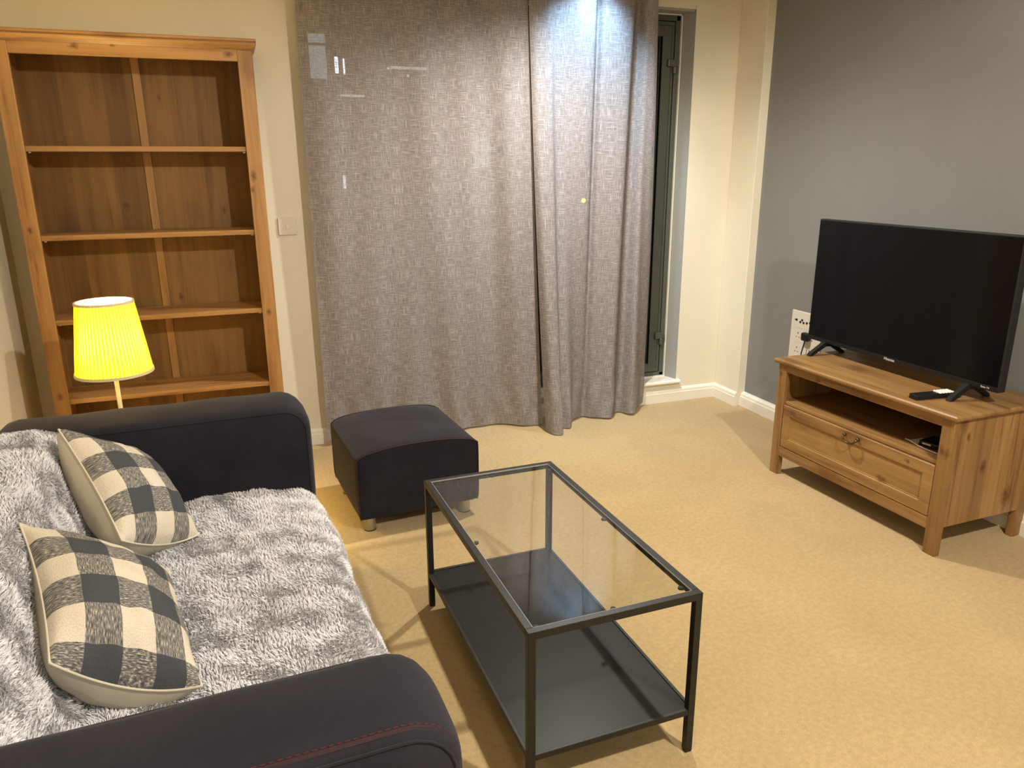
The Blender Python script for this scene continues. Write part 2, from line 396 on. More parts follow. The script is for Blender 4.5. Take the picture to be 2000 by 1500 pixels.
# glazed doors: frame > leaves, panes, hinges, handle
FY = 4.072
bm = bmesh.new()
FX0, FX1, FZ0, FZ1 = 0.368, 2.4925, 0.149, 2.2635
for b in [(FX1 - 0.028, FY, FZ0, FX1, FY + 0.07, FZ1), (FX0, FY, FZ0, FX0 + 0.018, FY + 0.07, FZ1), (FX0, FY, FZ1 - 0.028, FX1, FY + 0.07, FZ1), (FX0, FY, FZ0, FX1, FY + 0.07, FZ0 + 0.022)]: box(bm, *b)
door = structure(fin('door_1', bm, M_frame, None, bev=0.003))
edges = [FX0 + 0.018, 1.10, 1.813, FX1 - 0.031]
for k in range(3):
    a, b = edges[k] + 0.003, edges[k + 1] - 0.003
    bm = bmesh.new(); z0, z1 = FZ0 + 0.026, FZ1 - 0.032; s = 0.078
    for q in [(a, FY + 0.004, z0, a + (0.010 if k == 0 else s), FY + 0.06, z1), (b - s, FY + 0.004, z0, b, FY + 0.06, z1), (a + 0.01, FY + 0.004, z0, b - s, FY + 0.06, z0 + 0.055), (a + 0.01, FY + 0.004, z1 - s, b - s, FY + 0.06, z1)]: box(bm, *q)
    leaf = fin('door_leaf', bm, M_frame, door, bev=0.002)
    BX('bead', M_groove, leaf, (b - s, FY + 0.0035, z0 + 0.05, b - s + 0.004, FY + 0.02, z1 - s + .004), bev=0)
    BX('groove', M_groove, leaf, (b - 0.018, FY + 0.0033, z0 + 0.02, b - 0.0155, FY + 0.006, z1 - 0.02), (a + 0.018, FY + 0.0033, z1 - 0.0225, b - 0.018, FY + 0.006, z1 - 0.02), bev=0)
    BX('pane', M_pane, leaf, (a + 0.006, FY + 0.03, z0 + 0.05, b - s + 0.004, FY + 0.034, z1 - s + 0.004), bev=0)
for zc in (2.005, 0.405):
    h = BX('hinge', M_hinge, door, (2.415, FY - 0.018, zc - 0.012, 2.482, FY + 0.004, zc + 0.026), bev=0.003)
    bm = bmesh.new(); lathe(bm, [(0.011, zc - 0.050), (0.0125, zc - 0.046), (0.0125, zc - 0.014), (0.011, zc - 0.012)], 16, (2.462, FY - 0.008)); fin('hinge_pin', bm, M_hinge, h)
hd = BX('handle', M_steel, door, (2.326, FY + 0.018, 1.225, 2.336, FY + 0.030, 1.300), bev=0.003)
bm = bmesh.new()
for dx in (0, 0.022): 
    g = bmesh.ops.create_cone(bm, cap_ends=True, segments=14, radius1=0.006, radius2=0.006, depth=0.006)
    for v in g['verts']: v.co = Vector((2.375 + dx + v.co.x, FY + 0.002 + v.co.z, 2.19 + v.co.y))
fin('frame_screw', bm, M_hinge, door)

# light switch
sw = empty('light_switch', (0.2345, YB, 1.165), 0, 'small square white light switch on the cream wall between bookcase and curtain', 'light switch')
BX('plate', M_plasticshade, sw, (-0.0445, -0.010, -0.043, 0.0445, 0, 0.043), bev=0.003)
BX('rocker', M_plastic, sw, (-0.008, -0.0135, -0.012, 0.008, -0.009, 0.012), bev=0.0015)

# wall socket panel on the blue wall
sp = empty('socket_panel', (XR, 3.243, 0.54), -PI / 2, 'white multi socket wall plate on the grey wall behind the television', 'socket panel')
BX('plate', M_plastic, sp, (-0.118, -0.012, -0.137, 0.118, 0, 0.133), bev=0.004)   # local x = towards the camera side, y out of wall (negative)
BX('module_line', M_plasticshade, sp, (-0.085, -0.0128, 0.040, 0.085, -0.0118, 0.042), (-0.085, -0.0128, -0.040, 0.085, -0.0118, -0.038), bev=0)
bm = bmesh.new()
def discs(bm, pts, r):
    for x, z in pts:
        g = bmesh.ops.create_cone(bm, cap_ends=True, segments=12, radius1=r, radius2=r, depth=0.004)
        for v in g['verts']: v.co = Vector((x + v.co.x, -0.0125 + v.co.z, z + v.co.y))
discs(bm, [(-0.075, 0.082), (-0.045, 0.074), (-0.032, 0.086), (-0.019, 0.073), (0.006, 0.076), (0.03, 0.08)], 0.0065)
box(bm, -0.088, -0.0135, 0.078, -0.075, -0.0118, 0.086)
fin('aerial_port', bm, M_blackrough, sp)
for zc in (0.0, -0.082):
    for xc in (-0.055, 0.045):
        BX('socket_hole', M_hinge, sp, (xc - 0.003, -0.0126, zc + 0.006, xc + 0.003, -0.0118, zc + 0.016), (xc - 0.015, -0.0126, zc - 0.014, xc - 0.008, -0.0118, zc - 0.009), (xc + 0.008, -0.0126, zc - 0.014, xc + 0.015, -0.0118, zc - 0.009), bev=0)
pl = empty('power_plug', (XR - 0.012, 3.215, 0.545), -PI / 2, 'black power plug with lead pushed into the white wall sockets beside the television', 'plug')
bm = bmesh.new(); box(bm, -0.025, -0.035, -0.022, 0.025, -0.0005, 0.024); fin('plug_body', bm, M_black, pl, bev=0.010, seg=3)
bm = bmesh.new(); tube(bm, [(0, -0.022, -0.018), (-0.002, -0.026, -0.05), (-0.008, -0.03, -0.09), (-0.016, -0.022, -0.2), (-0.02, -0.015, -0.36), (0.02, -0.02, -0.52)], 0.0035); fin('lead', bm, M_black, pl, smooth=True)

# ================================================================== bookcase
bc = empty('bookcase', (-0.849, 3.687, 0), math.radians(0.24), 'tall empty open pine bookcase with moulded top standing in the corner behind the sofa', 'bookcase')
W, D = 0.983, 0.268
SW = 0.063
BX('side_panel', M_woodV, bc, (0.012, 0.02, 0, 0.032, D, 1.93)); BX('side_panel', M_woodV, bc, (W - 0.032, 0.02, 0, W - 0.012, D, 1.93))
BX('stile', M_woodV, bc, (0, 0, 0, SW, 0.022, 1.935), bev=0.003); BX('stile', M_woodV, bc, (W - SW, 0, 0, W, 0.022, 1.935), bev=0.003)
BX('frieze', M_woodX, bc, (SW, 0.001, 1.888, W - SW, 0.021, 1.937))
BX('plinth', M_woodX, bc, (SW, 0.002, 0.0, W - SW, 0.02, 0.09))
bm = bmesh.new()
def cornice_ring(off, z): return [(-off, -off, z), (W + off, -off, z), (W + off, D, z), (-off, D, z)]
prof = [(0.002, 1.934), (0.006, 1.940), (0.009, 1.945), (0.018, 1.955), (0.019, 1.960), (0.013, 1.962), (0.014, 1.966), (0.019, 1.968), (0.019, 1.976), (0.012, 1.979)]
rings = [[bm.verts.new(p) for p in cornice_ring(a, z)] for a, z in prof]
for a, b in zip(rings, rings[1:]):
    for k in range(4): bm.faces.new((a[k], a[(k + 1) % 4], b[(k + 1) % 4], b[k]))
bm.faces.new(rings[0][::-1]); bm.faces.new(rings[-1]); fin('cornice', bm, M_woodX, bc)
BX('back_panel', M_backV, bc, (0.03, D - 0.008, 0.05, W - 0.03, D - 0.002, 1.93), bev=0)
BX('back_batten', M_woodV, bc, (W / 2 - 0.017, D - 0.017, 0.05, W / 2 + 0.017, D - 0.008, 1.93), bev=0.002)
for z in (1.537, 1.173, 0.809, 0.449, 0.09):
    sh = BX('shelf', M_woodX, bc, (0.032, 0.012, z - 0.022, W - 0.032, D - 0.018, z), bev=0.002)
    if z > 0.1:
        BX('shelf_pin', M_plastic, sh, (0.068, 0.03, z - 0.028, 0.078, 0.036, z - 0.022), bev=0.001); BX('shelf_pin', M_plastic, sh, (W - 0.078, 0.03, z - 0.028, W - 0.068, 0.036, z - 0.022), bev=0.001)

# ================================================================== floor lamp
lx, ly = -0.485, 3.05
lamp = empty('floor_lamp', (lx, ly, 0), 0, 'lit floor lamp with pleated yellow shade standing behind the sofa arm', 'lamp')
def shade_mat():
    m = bpy.data.materials.new('pleated_yellow_fabric'); m.use_nodes = True; nt = m.node_tree
    for n in list(nt.nodes):
        if n.type != 'OUTPUT_MATERIAL': nt.nodes.remove(n)
    tl = N(nt, 'ShaderNodeBsdfTranslucent'); df = N(nt, 'ShaderNodeBsdfDiffuse')
    gr = N(nt, 'ShaderNodeTexGradient', gradient_type='RADIAL'); L(nt, coords(nt), gr.inputs[0])
    ml = N(nt, 'ShaderNodeMath', operation='MULTIPLY'); ml.inputs[1].default_value = 58.0; L(nt, gr.outputs['Fac'], ml.inputs[0])
    pp = N(nt, 'ShaderNodeMath', operation='PINGPONG'); pp.inputs[1].default_value = 0.5; L(nt, ml.outputs[0], pp.inputs[0])
    # single cloth between the folds, doubled cloth inside them
    r = ramp(nt, [(0.12, (0.075, 0.045, 0.0003)), (0.30, (0.36, 0.28, 0.003)), (0.42, (0.95, 0.86, 0.02))], pp.outputs[0])
    L(nt, r.outputs[0], tl.inputs[0]); df.inputs[0].default_value = (0.80, 0.66, 0.12, 1)
    mx = N(nt, 'ShaderNodeMixShader'); mx.inputs[0].default_value = 0.5
    L(nt, df.outputs[0], mx.inputs[1]); L(nt, tl.outputs[0], mx.inputs[2]); L(nt, mx.outputs[0], nt.nodes['Material Output'].inputs[0])
    return m
M_shade = shade_mat()
M_trimfab = plain('cream_shade_trim', (0.75, 0.62, 0.36), 0.8)
np_ = 58; seg = np_ * 6; rows = 14
rb, rt, zb_, zt_ = 0.131, 0.095, 0.712, 0.982
V = []; 
for j in range(rows + 1):
    t = j / rows; R0 = rb + (rt - rb) * t; z = zb_ + (zt_ - zb_) * t
    for i in range(seg + 1):
        a = 2 * PI * i / seg; ph = (i % 6) / 6.0
        d = 0.0042 * (abs(ph * 2 - 1) ** 1.0 - 0.5) * (1 + 0.2 * math.sin(a * 7))
        V.append(((R0 + d) * math.cos(a), (R0 + d) * math.sin(a), z))
V = np.array(V).reshape(rows + 1, seg + 1, 3)
grid_mesh('lamp_shade', V.reshape(-1, 3), rows + 1, seg + 1, M_shade, lamp, smooth=False)
for z, r, hh in ((zb_, rb, 0.010), (zt_, rt, 0.009)):
    bm = bmesh.new(); s = hh if z < 0.8 else -hh
    prof = [(r - 0.003, z), (r + 0.0042, z), (r + 0.0042 + (-0.0008 if s > 0 else 0.0008), z + s), (r - 0.003, z + s)]
    rg = [[bm.verts.new((a * math.cos(2 * PI * k / 64), a * math.sin(2 * PI * k / 64), zz)) for k in range(64)] for a, zz in prof]
    for q in range(4):
        A_, B_ = rg[q], rg[(q + 1) % 4]
        for k in range(64): bm.faces.new((A_[k], A_[(k + 1) % 64], B_[(k + 1) % 64], B_[k]))
    fin('shade_trim', bm, M_trimfab, lamp, smooth=False)
M_pole = plain('cream_enamelled_metal', (0.72, 0.66, 0.45), 0.35)
bm = bmesh.new(); lathe(bm, [(0.135, 0), (0.135, 0.012), (0.120, 0.020), (0.014, 0.028), (0.008, 0.06), (0.008, 0.757)], 40); fin('pole', bm, M_pole, lamp, smooth=False)
bm = bmesh.new(); lathe(bm, [(0.014, 0.747), (0.016, 0.752), (0.016, 0.795), (0.013, 0.800)], 20); fin('bulb_holder', bm, M_pole, lamp)
bm = bmesh.new(); bmesh.ops.create_uvsphere(bm, u_segments=20, v_segments=14, radius=0.029)
for v in bm.verts: v.co.z = v.co.z * 1.15 + 0.832
fin('bulb', bm, emis('glowing_bulb', (1.0, 0.74, 0.30), 2900.0), lamp, smooth=True)
bm = bmesh.new()
for k in range(3):
    a = 2 * PI * k / 3 + 0.5; tube(bm, [(0.012 * math.cos(a), 0.012 * math.sin(a), 0.765), (0.05 * math.cos(a), 0.05 * math.sin(a), 0.775), (0.118 * math.cos(a), 0.118 * math.sin(a), 0.775)], 0.0012, 6)
fin('shade_carrier', bm, M_pole, lamp)

# ================================================================== sofa
SA = math.radians(2.6)
sofa = empty('sofa', (-0.265, 1.74, 0), SA, 'dark navy denim two seat sofa with red stitching along the left wall', 'sofa')
def arm_profile(x0, x1, z0, z1, r, n=10):
    """open path: bottom front -> up the front -> rounded corner -> top -> rounded back -> down"""
    P = [(x1, z0)]
    for k in range(n + 1):
        a = PI / 2 * k / n; P.append((x1 - r + r * math.cos(a), z1 - r + r * math.sin(a)))
    rb2 = 0.045
    for k in range(7):
        a = PI / 2 + PI / 2 * k / 6; P.append((x0 + rb2 + rb2 * math.cos(a), z1 - rb2 + rb2 * math.sin(a)))
    P.append((x0, z0)); return P
def resample(P, n):
    P = np.array(P, float); d = np.r_[0, np.cumsum(np.linalg.norm(np.diff(P, axis=0), axis=1))]
    t = np.linspace(0, d[-1], n); return np.stack([np.interp(t, d, P[:, k]) for k in range(P.shape[1])], 1), d[-1]
def make_arm(y0, y1, seed):
    prof, Ltot = resample(arm_profile(-0.440, 0.452, 0.055, 0.690, 0.080), 90)
    ny = 17; cx, cz = 0.0, 0.36
    bm = bmesh.new(); rows_ = []
    ym = (y0 + y1) / 2; hw = (y1 - y0) / 2
    for i, (x, z) in enumerate(prof):
        row = []
        # outward normal of path
        a = prof[max(i - 1, 0)]; b = prof[min(i + 1, len(prof) - 1)]
        t = (b - a); t /= np.linalg.norm(t); nx, nz = t[1], -t[0]
        for j in range(ny):
            s = -1 + 2 * j / (ny - 1)
            pf = 0.014 * (1 - abs(s) ** 2.2) - 0.010 * max(0, abs(s) - 0.86) / 0.14
            pf += 0.0016 * math.sin(x * 23 + seed) * math.sin(s * 3 + z * 11 + seed)
            row.append(bm.verts.new((x + nx * pf, ym + hw * s * (1.0), z + nz * pf)))
        rows_.append(row)
    for r0, r1 in zip(rows_, rows_[1:]):
        for j in range(ny - 1): bm.faces.new((r0[j], r0[j + 1], r1[j + 1], r1[j]))
    # side panels, slightly pillowed
    for jj, sg in ((0, -1), (ny - 1, 1)):
        prev = [r[jj] for r in rows_]
        for q, (f, out) in enumerate(((0.10, 0.006), (0.35, 0.012), (0.75, 0.014))):
            cur = []
            for vv in [r[jj] for r in rows_]:
                cur.append(bm.verts.new((vv.co.x + (cx - vv.co.x) * f, (y0 if sg < 0 else y1) + sg * out, vv.co.z + (cz - vv.co.z) * f)))
            for k in range(len(prev) - 1): bm.faces.new((prev[k], prev[k + 1], cur[k + 1], cur[k]))
            bm.faces.new((prev[-1], prev[0], cur[0], cur[-1]))
            prev = cur
        bm.faces.new(prev)
    bm.faces.new([r for r in rows_[0]] + [r for r in reversed(rows_[-1])])
    arm = fin('armrest', bm, M_denim, sofa, smooth=True)
    return arm, prof
def stitches(name, pts, parent, mat, r=0.0016, dash=0.007, gap=0.004):
    """dashed thread laid along a path"""
    P, Lt = resample(pts, 400); n = int(Lt / (dash + gap)); d = np.linspace(0, 1, 400)
    bm = bmesh.new()
    for k in range(n):
        a = k * (dash + gap) / Lt; b = (k * (dash + gap) + dash) / Lt
        p = [Vector([np.interp(t, d, P[:, c]) for c in range(3)]) for t in (a, (a + b) / 2, b)]
        tube(bm, p, r, 4)
    return fin(name, bm, mat, parent)
def cord(name, pts, parent, mat, r=0.003):
    bm = bmesh.new(); tube(bm, pts, r, 6); return fin(name, bm, mat, parent, smooth=True)
arms = {}
for nm, (y0, y1, sd) in {'near': (-0.905, -0.700, 1.0), 'far': (0.668, 0.900, 4.0)}.items():
    arm, prof = make_arm(y0, y1, sd); arms[nm] = arm
    pr = prof[1:-1]
    nrm = []
    for i in range(len(prof)):
        a = prof[max(i - 1, 0)]; b = prof[min(i + 1, len(prof) - 1)]; t = (b - a) / np.linalg.norm(b - a); nrm.append((t[1], -t[0]))
    for yy, inset in ((y0, 1), (y1, -1)):
        # raised seam cord on the edge plus twin rows of thread beside it
        cord('seam', [(p[0] - n_[0] * 0.009, yy, p[1] - n_[1] * 0.009) for p, n_ in zip(prof, nrm)], arm, M_thread_fade if (nm == 'near' and yy == y1) else M_denim, 0.0024)
        if nm == 'near' and yy == y0:
            for off, dz in ((0.009, -0.0035), (0.019, 0.0045)):
                stitches('stitching', [(p[0] + n_[0] * dz, yy + inset * off, p[1] + n_[1] * dz) for p, n_ in zip(prof, nrm)], arm, M_thread_red)
            bm = bmesh.new()
            for k in range(len(prof) - 1):
                q = []
                for kk, yo, dz in ((k, 0.011, -0.0012), (k, 0.017, 0.0020), (k + 1, 0.017, 0.0020), (k + 1, 0.011, -0.0012)):
                    p, n_ = prof[kk], nrm[kk]; q.append(bm.verts.new((p[0] + n_[0] * (dz + 0.0028), yy + yo, p[1] + n_[1] * (dz + 0.0028))))
                bm.faces.new(q)
            fin('seam_tape', bm, M_thread_fade, arm)
bm = bmesh.new(); box(bm, -0.40, -0.69, 0.08, 0.425, 0.66, 0.395); fin('seat', bm, M_denim, sofa, bev=0.04, seg=5)
bm = bmesh.new(); prism(bm, [(-0.435, 0.08), (-0.16, 0.08), (-0.16, 0.40), (-0.245, 0.685), (-0.435, 0.695)], -0.69, 0.66, 'y')
fin('backrest', bm, M_denim, sofa, bev=0.035, seg=5)
for x, y in ((0.37, -0.80), (0.37, 0.80), (-0.36, -0.80), (-0.36, 0.80)):
    bm = bmesh.new(); lathe(bm, [(0.026, 0), (0.026, 0.06)], 20, (x, y)); fin('leg', bm, M_steel, sofa)

# ---------------------------------------------------------------- furry throw
throw = empty('fur_throw', (-0.265, 1.74, 0), SA, 'pale grey faux fur throw covering the seat and back of the sofa', 'throw')
tp, tL = resample([(0.470, 0.20), (0.474, 0.30), (0.470, 0.36), (0.452, 0.402), (0.415, 0.422), (0.30, 0.430), (0.10, 0.424), (-0.06, 0.418), (-0.125, 0.432),
                   (-0.165, 0.480), (-0.20, 0.570), (-0.232, 0.660), (-0.262, 0.705), (-0.310, 0.722), (-0.380, 0.722), (-0.430, 0.705), (-0.452, 0.66), (-0.458, 0.55)], 400)
TY0, TY1 = -0.690, 0.658
def throw_surf(a, y):
    """a in metres along the profile, y local: position and normal"""
    idx = np.clip(a / tL * 399, 0, 398.999); i0 = idx.astype(int); fr = (idx - i0)[:, None]
    P = tp[i0] * (1 - fr) + tp[i0 + 1] * fr
    k0 = np.clip(i0 - 5, 0, 399); k1 = np.clip(i0 + 6, 0, 399); T = tp[k1] - tp[k0]; T /= np.linalg.norm(T, axis=1)[:, None]
    nx, nz = T[:, 1], -T[:, 0]
    amp = 0.006 * snoise(a, y, 3, 2.2) + 0.0030 * snoise(a, y, 5, 6.0)
    # seat front corner rounds down towards the ends
    edge = np.clip((np.abs(y - (TY0 + TY1) / 2) - 0.58) / 0.10, 0, 1)
    front = np.clip(1 - a / 0.42, 0, 1)
    X = P[:, 0] + nx * amp - 0.018 * edge * front * front; Z = P[:, 1] + nz * amp - 0.006 * edge * edge
    Y = y + 0.004 * snoise(a, y, 9, 5.0) * edge
    return np.stack([X, Y, Z], 1), np.stack([nx, np.zeros_like(nx), nz], 1), np.stack([T[:, 0], np.zeros_like(nx), T[:, 1]], 1)
nu, nv = 260, 190
A_, Y_ = np.meshgrid(np.linspace(0, tL, nu), np.linspace(TY0, TY1, nv), indexing='ij')
PP, NN, TT = throw_surf(A_.ravel(), Y_.ravel())
PP = PP + NN * (0.0022 * snoise(A_.ravel(), Y_.ravel(), 21, 45))[:, None]
def fur_base_mat():
    m, nt, p = newmat('dark_fur_backing'); f = noise(nt, coords(nt), 120, 3)
    r = ramp(nt, [(0.3, (0.17, 0.165, 0.17)), (0.7, (0.27, 0.265, 0.275))], f); L(nt, r.outputs[0], p.inputs['Base Color']); p.inputs['Roughness'].default_value = 0.9; return m
grid_mesh('backing_cloth', PP, nu, nv, fur_base_mat(), throw, solid=0.006)
def fur_mat():
    m, nt, p = newmat('grey_fur_pile')
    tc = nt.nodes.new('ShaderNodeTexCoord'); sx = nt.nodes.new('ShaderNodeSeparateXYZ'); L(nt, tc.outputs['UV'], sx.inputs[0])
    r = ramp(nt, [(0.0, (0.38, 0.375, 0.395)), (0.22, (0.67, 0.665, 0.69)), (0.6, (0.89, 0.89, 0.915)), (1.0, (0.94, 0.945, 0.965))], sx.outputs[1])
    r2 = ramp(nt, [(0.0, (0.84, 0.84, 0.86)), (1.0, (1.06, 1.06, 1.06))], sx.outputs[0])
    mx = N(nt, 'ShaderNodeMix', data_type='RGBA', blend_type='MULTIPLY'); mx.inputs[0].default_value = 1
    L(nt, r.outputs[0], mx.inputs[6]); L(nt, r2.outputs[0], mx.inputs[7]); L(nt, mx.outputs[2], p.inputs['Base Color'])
    p.inputs['Roughness'].default_value = 0.7; p.inputs['Specular IOR Level'].default_value = 0.25; p.inputs['Sheen Weight'].default_value = 0.2
    return m
NB = 300000
a = RNG.uniform(0.0, tL - 0.08, NB); y = RNG.uniform(TY0 + 0.003, TY1 - 0.003, NB)
P0, N0, T0 = throw_surf(a, y)
B0 = np.cross(N0, T0)
# wavy lay of the pile and clumps
ang = 1.1 * snoise(a, y, 31, 1.6) + 1.3 * snoise(a, y, 33, 5.5) + 0.5 * snoise(a, y, 35, 16)
cs = 0.0085
ca = np.floor(a / cs + 0.6 * snoise(a, y, 41, 9)); cy = np.floor(y / cs + 0.6 * snoise(a, y, 43, 9))
hsh = np.modf(np.sin(ca * 12.9898 + cy * 78.233) * 43758.5453)[0]; hs2 = np.modf(np.sin(ca * 39.346 + cy * 11.135) * 24634.6345)[0]
ang = ang + 0.9 * hsh
lean = 0.82 + 0.13 * snoise(a, y, 37, 6) + 0.25 * hs2
lean = np.clip(lean, 0.15, 1.25)
dirv = (T0 * np.cos(ang)[:, None] + B0 * np.sin(ang)[:, None]) * np.sin(lean)[:, None] + N0 * np.cos(lean)[:, None]
jit = RNG.normal(0, 0.12, (NB, 3)); dirv = dirv + jit; dirv /= np.linalg.norm(dirv, axis=1)[:, None]
LN = 0.0105 * RNG.uniform(0.75, 1.2, NB) * (1 + 0.22 * hs2)
# partings where the dark backing shows
part_ = (np.abs(snoise(a, y, 51, 15)) < 0.10) & (snoise(a, y, 53, 5) > 0.15) & (snoise(a, y, 55, 22) > -0.3)
LN = np.where(part_, LN * 0.35, LN)
# pull towards clump centre
da = ((ca + 0.5) * cs - a); dy = ((cy + 0.5) * cs - y)
da = np.clip(da, -0.008, 0.008); dy = np.clip(dy, -0.008, 0.008)
pull = T0 * da[:, None] + B0 * (-dy)[:, None] * np.sign((B0[:, 1] * -1))[:, None]
mid = P0 + N0 * (LN * 0.42)[:, None] + dirv * (LN * 0.22)[:, None] + pull * 0.25
tip = P0 + N0 * (LN * 0.35)[:, None] + dirv * (LN * 0.85)[:, None] + pull * 0.75
tip[:, 1] = np.clip(tip[:, 1], TY0 - 0.0, TY1 + 0.0); mid[:, 1] = np.clip(mid[:, 1], TY0, TY1)
ra = RNG.uniform(0, 2 * PI, NB); side = T0 * np.cos(ra)[:, None] + B0 * np.sin(ra)[:, None]
wd = 0.00085 * RNG.uniform(0.7, 1.3, NB)[:, None]
VV = np.empty((NB, 5, 3)); VV[:, 0] = P0 - side * wd; VV[:, 1] = P0 + side * wd; VV[:, 2] = mid + side * wd * 0.9; VV[:, 3] = mid - side * wd * 0.9; VV[:, 4] = tip
base = (np.arange(NB) * 5)[:, None]
tri = np.concatenate([base + np.array([0, 1, 2]), base + np.array([0, 2, 3]), base + np.array([3, 2, 4])], 0).astype(np.int32)
me = bpy.data.meshes.new('fur_pile'); raw_mesh(me, VV.reshape(-1, 3), tri)
ru = (RNG.uniform(0, 1, NB) * 0.6 + 0.4 * (hs2 * 0.5 + 0.5)); uv = np.empty((NB, 5, 2)); uv[:, :, 0] = ru[:, None]; uv[:, :2, 1] = 0; uv[:, 2:4, 1] = 0.55; uv[:, 4, 1] = 1
set_uv(me, tri, uv.reshape(-1, 2))
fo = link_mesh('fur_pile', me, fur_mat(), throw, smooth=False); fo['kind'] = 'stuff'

# ---------------------------------------------------------------- checked cushions
def check_mat(name, ox, oy, nn=(4.3, 5.5)):
    m, nt, p = newmat(name)
    tc = nt.nodes.new('ShaderNodeTexCoord'); sx = nt.nodes.new('ShaderNodeSeparateXYZ'); L(nt, tc.outputs['UV'], sx.inputs[0])
    def stripe(ch, off):
        ml = N(nt, 'ShaderNodeMath', operation='MULTIPLY_ADD'); ml.inputs[1].default_value = nn[ch] / 2; ml.inputs[2].default_value = off; L(nt, sx.outputs[ch], ml.inputs[0])
        fr = N(nt, 'ShaderNodeMath', operation='FRACT'); L(nt, ml.outputs[0], fr.inputs[0])
        gt = N(nt, 'ShaderNodeMath', operation='GREATER_THAN'); gt.inputs[1].default_value = 0.5; L(nt, fr.outputs[0], gt.inputs[0]); return gt.outputs[0]
    su, sv = stripe(0, ox), stripe(1, oy)
    # mixed squares show flecked threads
    tn1 = noise(nt, coords(nt, 'UV', (34, 210, 1)), 1.0, 2); tn2 = noise(nt, coords(nt, 'UV', (210, 34, 1)), 1.0, 2)
    g1 = N(nt, 'ShaderNodeMix', data_type='FLOAT'); L(nt, su, g1.inputs[0]); L(nt, tn2, g1.inputs[2]); L(nt, tn1, g1.inputs[3])
    sg = N(nt, 'ShaderNodeMath', operation='MULTIPLY_ADD'); sg.inputs[1].default_value = 2.6; sg.inputs[2].default_value = -0.88; sg.use_clamp = True; L(nt, g1.outputs[0], sg.inputs[0])
    av = N(nt, 'ShaderNodeMath', operation='ADD'); L(nt, su, av.inputs[0]); L(nt, sv, av.inputs[1])
    hf = N(nt, 'ShaderNodeMath', operation='MULTIPLY'); hf.inputs[1].default_value = 0.5; L(nt, av.outputs[0], hf.inputs[0])
    # xor weight -> flecks
    df = N(nt, 'ShaderNodeMath', operation='SUBTRACT'); L(nt, su, df.inputs[0]); L(nt, sv, df.inputs[1])
    ab = N(nt, 'ShaderNodeMath', operation='ABSOLUTE'); L(nt, df.outputs[0], ab.inputs[0])
    mm = N(nt, 'ShaderNodeMix', data_type='FLOAT'); L(nt, ab.outputs[0], mm.inputs[0]); L(nt, hf.outputs[0], mm.inputs[2]); L(nt, sg.outputs[0], mm.inputs[3])
    r = ramp(nt, [(0.0, (0.066, 0.070, 0.078)), (0.5, (0.21, 0.20, 0.185)), (1.0, (0.68, 0.61, 0.50))], mm.outputs[0])
    wv = noise(nt, coords(nt, 'UV', (150, 150, 1)), 1.0, 2)
    r2 = ramp(nt, [(0.3, (0.82, 0.82, 0.82)), (0.7, (1.12, 1.12, 1.12))], wv)
    mx = N(nt, 'ShaderNodeMix', data_type='RGBA', blend_type='MULTIPLY'); mx.inputs[0].default_value = 1
    L(nt, r.outputs[0], mx.inputs[6]); L(nt, r2.outputs[0], mx.inputs[7]); L(nt, mx.outputs[2], p.inputs['Base Color'])
    p.inputs['Roughness'].default_value = 0.85; p.inputs['Specular IOR Level'].default_value = 0.2
    bump(nt, p, wv, 0.35, 0.002)
    return m
M_calico = plain('cream_calico', (0.66, 0.60, 0.48), 0.8, 0, 0.2, (300, 0.2, 0.001))
def cushion(A, B, C, D, label, tf, tb, ox, oy, seed, bend=0.0, tuck=None):
    """A top-left, B top-right, C bottom-left, D bottom-right (world)"""
    A, B, C, D = [np.array(p, float) for p in (A, B, C, D)]
    ctr = (A + B + C + D) / 4
    root = empty('cushion', tuple(np.r_[ctr[:2], min(A[2], B[2], C[2], D[2])]), 0, label, 'cushion', 'checked cushions on the sofa')
    org = np.array(root.location)
    n = 61
    s, t = np.meshgrid(np.linspace(-1, 1, n), np.linspace(-1, 1, n), indexing='ij'); s = s.ravel(); t = t.ravel()  # s across, t down
    # sides pull in between the corners
    k = 0.085
    s2 = s * (1 - k * (1 - t ** 2)) ; t2 = t * (1 - k * (1 - s ** 2))
    u_, v_ = (s2 + 1) / 2, (t2 + 1) / 2
    P = (A[None] * ((1 - u_) * (1 - v_))[:, None] + B[None] * (u_ * (1 - v_))[:, None] + C[None] * ((1 - u_) * v_)[:, None] + D[None] * (u_ * v_)[:, None])
    eu = (B - A) + (D - C); ev = (C - A) + (D - B); nr = np.cross(eu, ev); nr /= np.linalg.norm(nr)
    if nr[0] < 0: nr = -nr
    h = ((1 - np.abs(s) ** 2.3) * (1 - np.abs(t) ** 2.3)) ** 0.55
    wr = 0.004 * snoise(s, t, seed, 0.9) * (1 - h) * (h > 0.02) + 0.0022 * snoise(s, t, seed + 1, 2.0) * h ** 0.3
    sag = bend * (1 - s ** 2)[:, None] * np.clip(t, 0, 1)[:, None] ** 2 * np.array([0, 0, -1.0])
    P = P + sag
    for nm, sgn, th, mat in (('checked_front', 1, tf, check_mat('check_weave', ox, oy)), ('plain_back', -1, tb, M_calico)):
        Q = P + nr[None] * (sgn * (th * (h if sgn > 0 else h ** 0.8) + wr + (0.0012)))[:, None] - org
        uvv = np.stack([(s + 1) / 2, (t + 1) / 2], 1)
        o = grid_mesh(nm, Q, n, n, mat, root, uv=uvv)
    # piped seam
    ring = [i for i in range(0, n)] + [i * n + n - 1 for i in range(1, n)] + [(n - 1) * n + i for i in range(n - 2, -1, -1)] + [i * n for i in range(n - 2, 0, -1)]
    pts = [tuple(P[i] - org) for i in ring]; pts.append(pts[0])
    cord('piping', pts, root, M_calico, 0.0028)
    return root
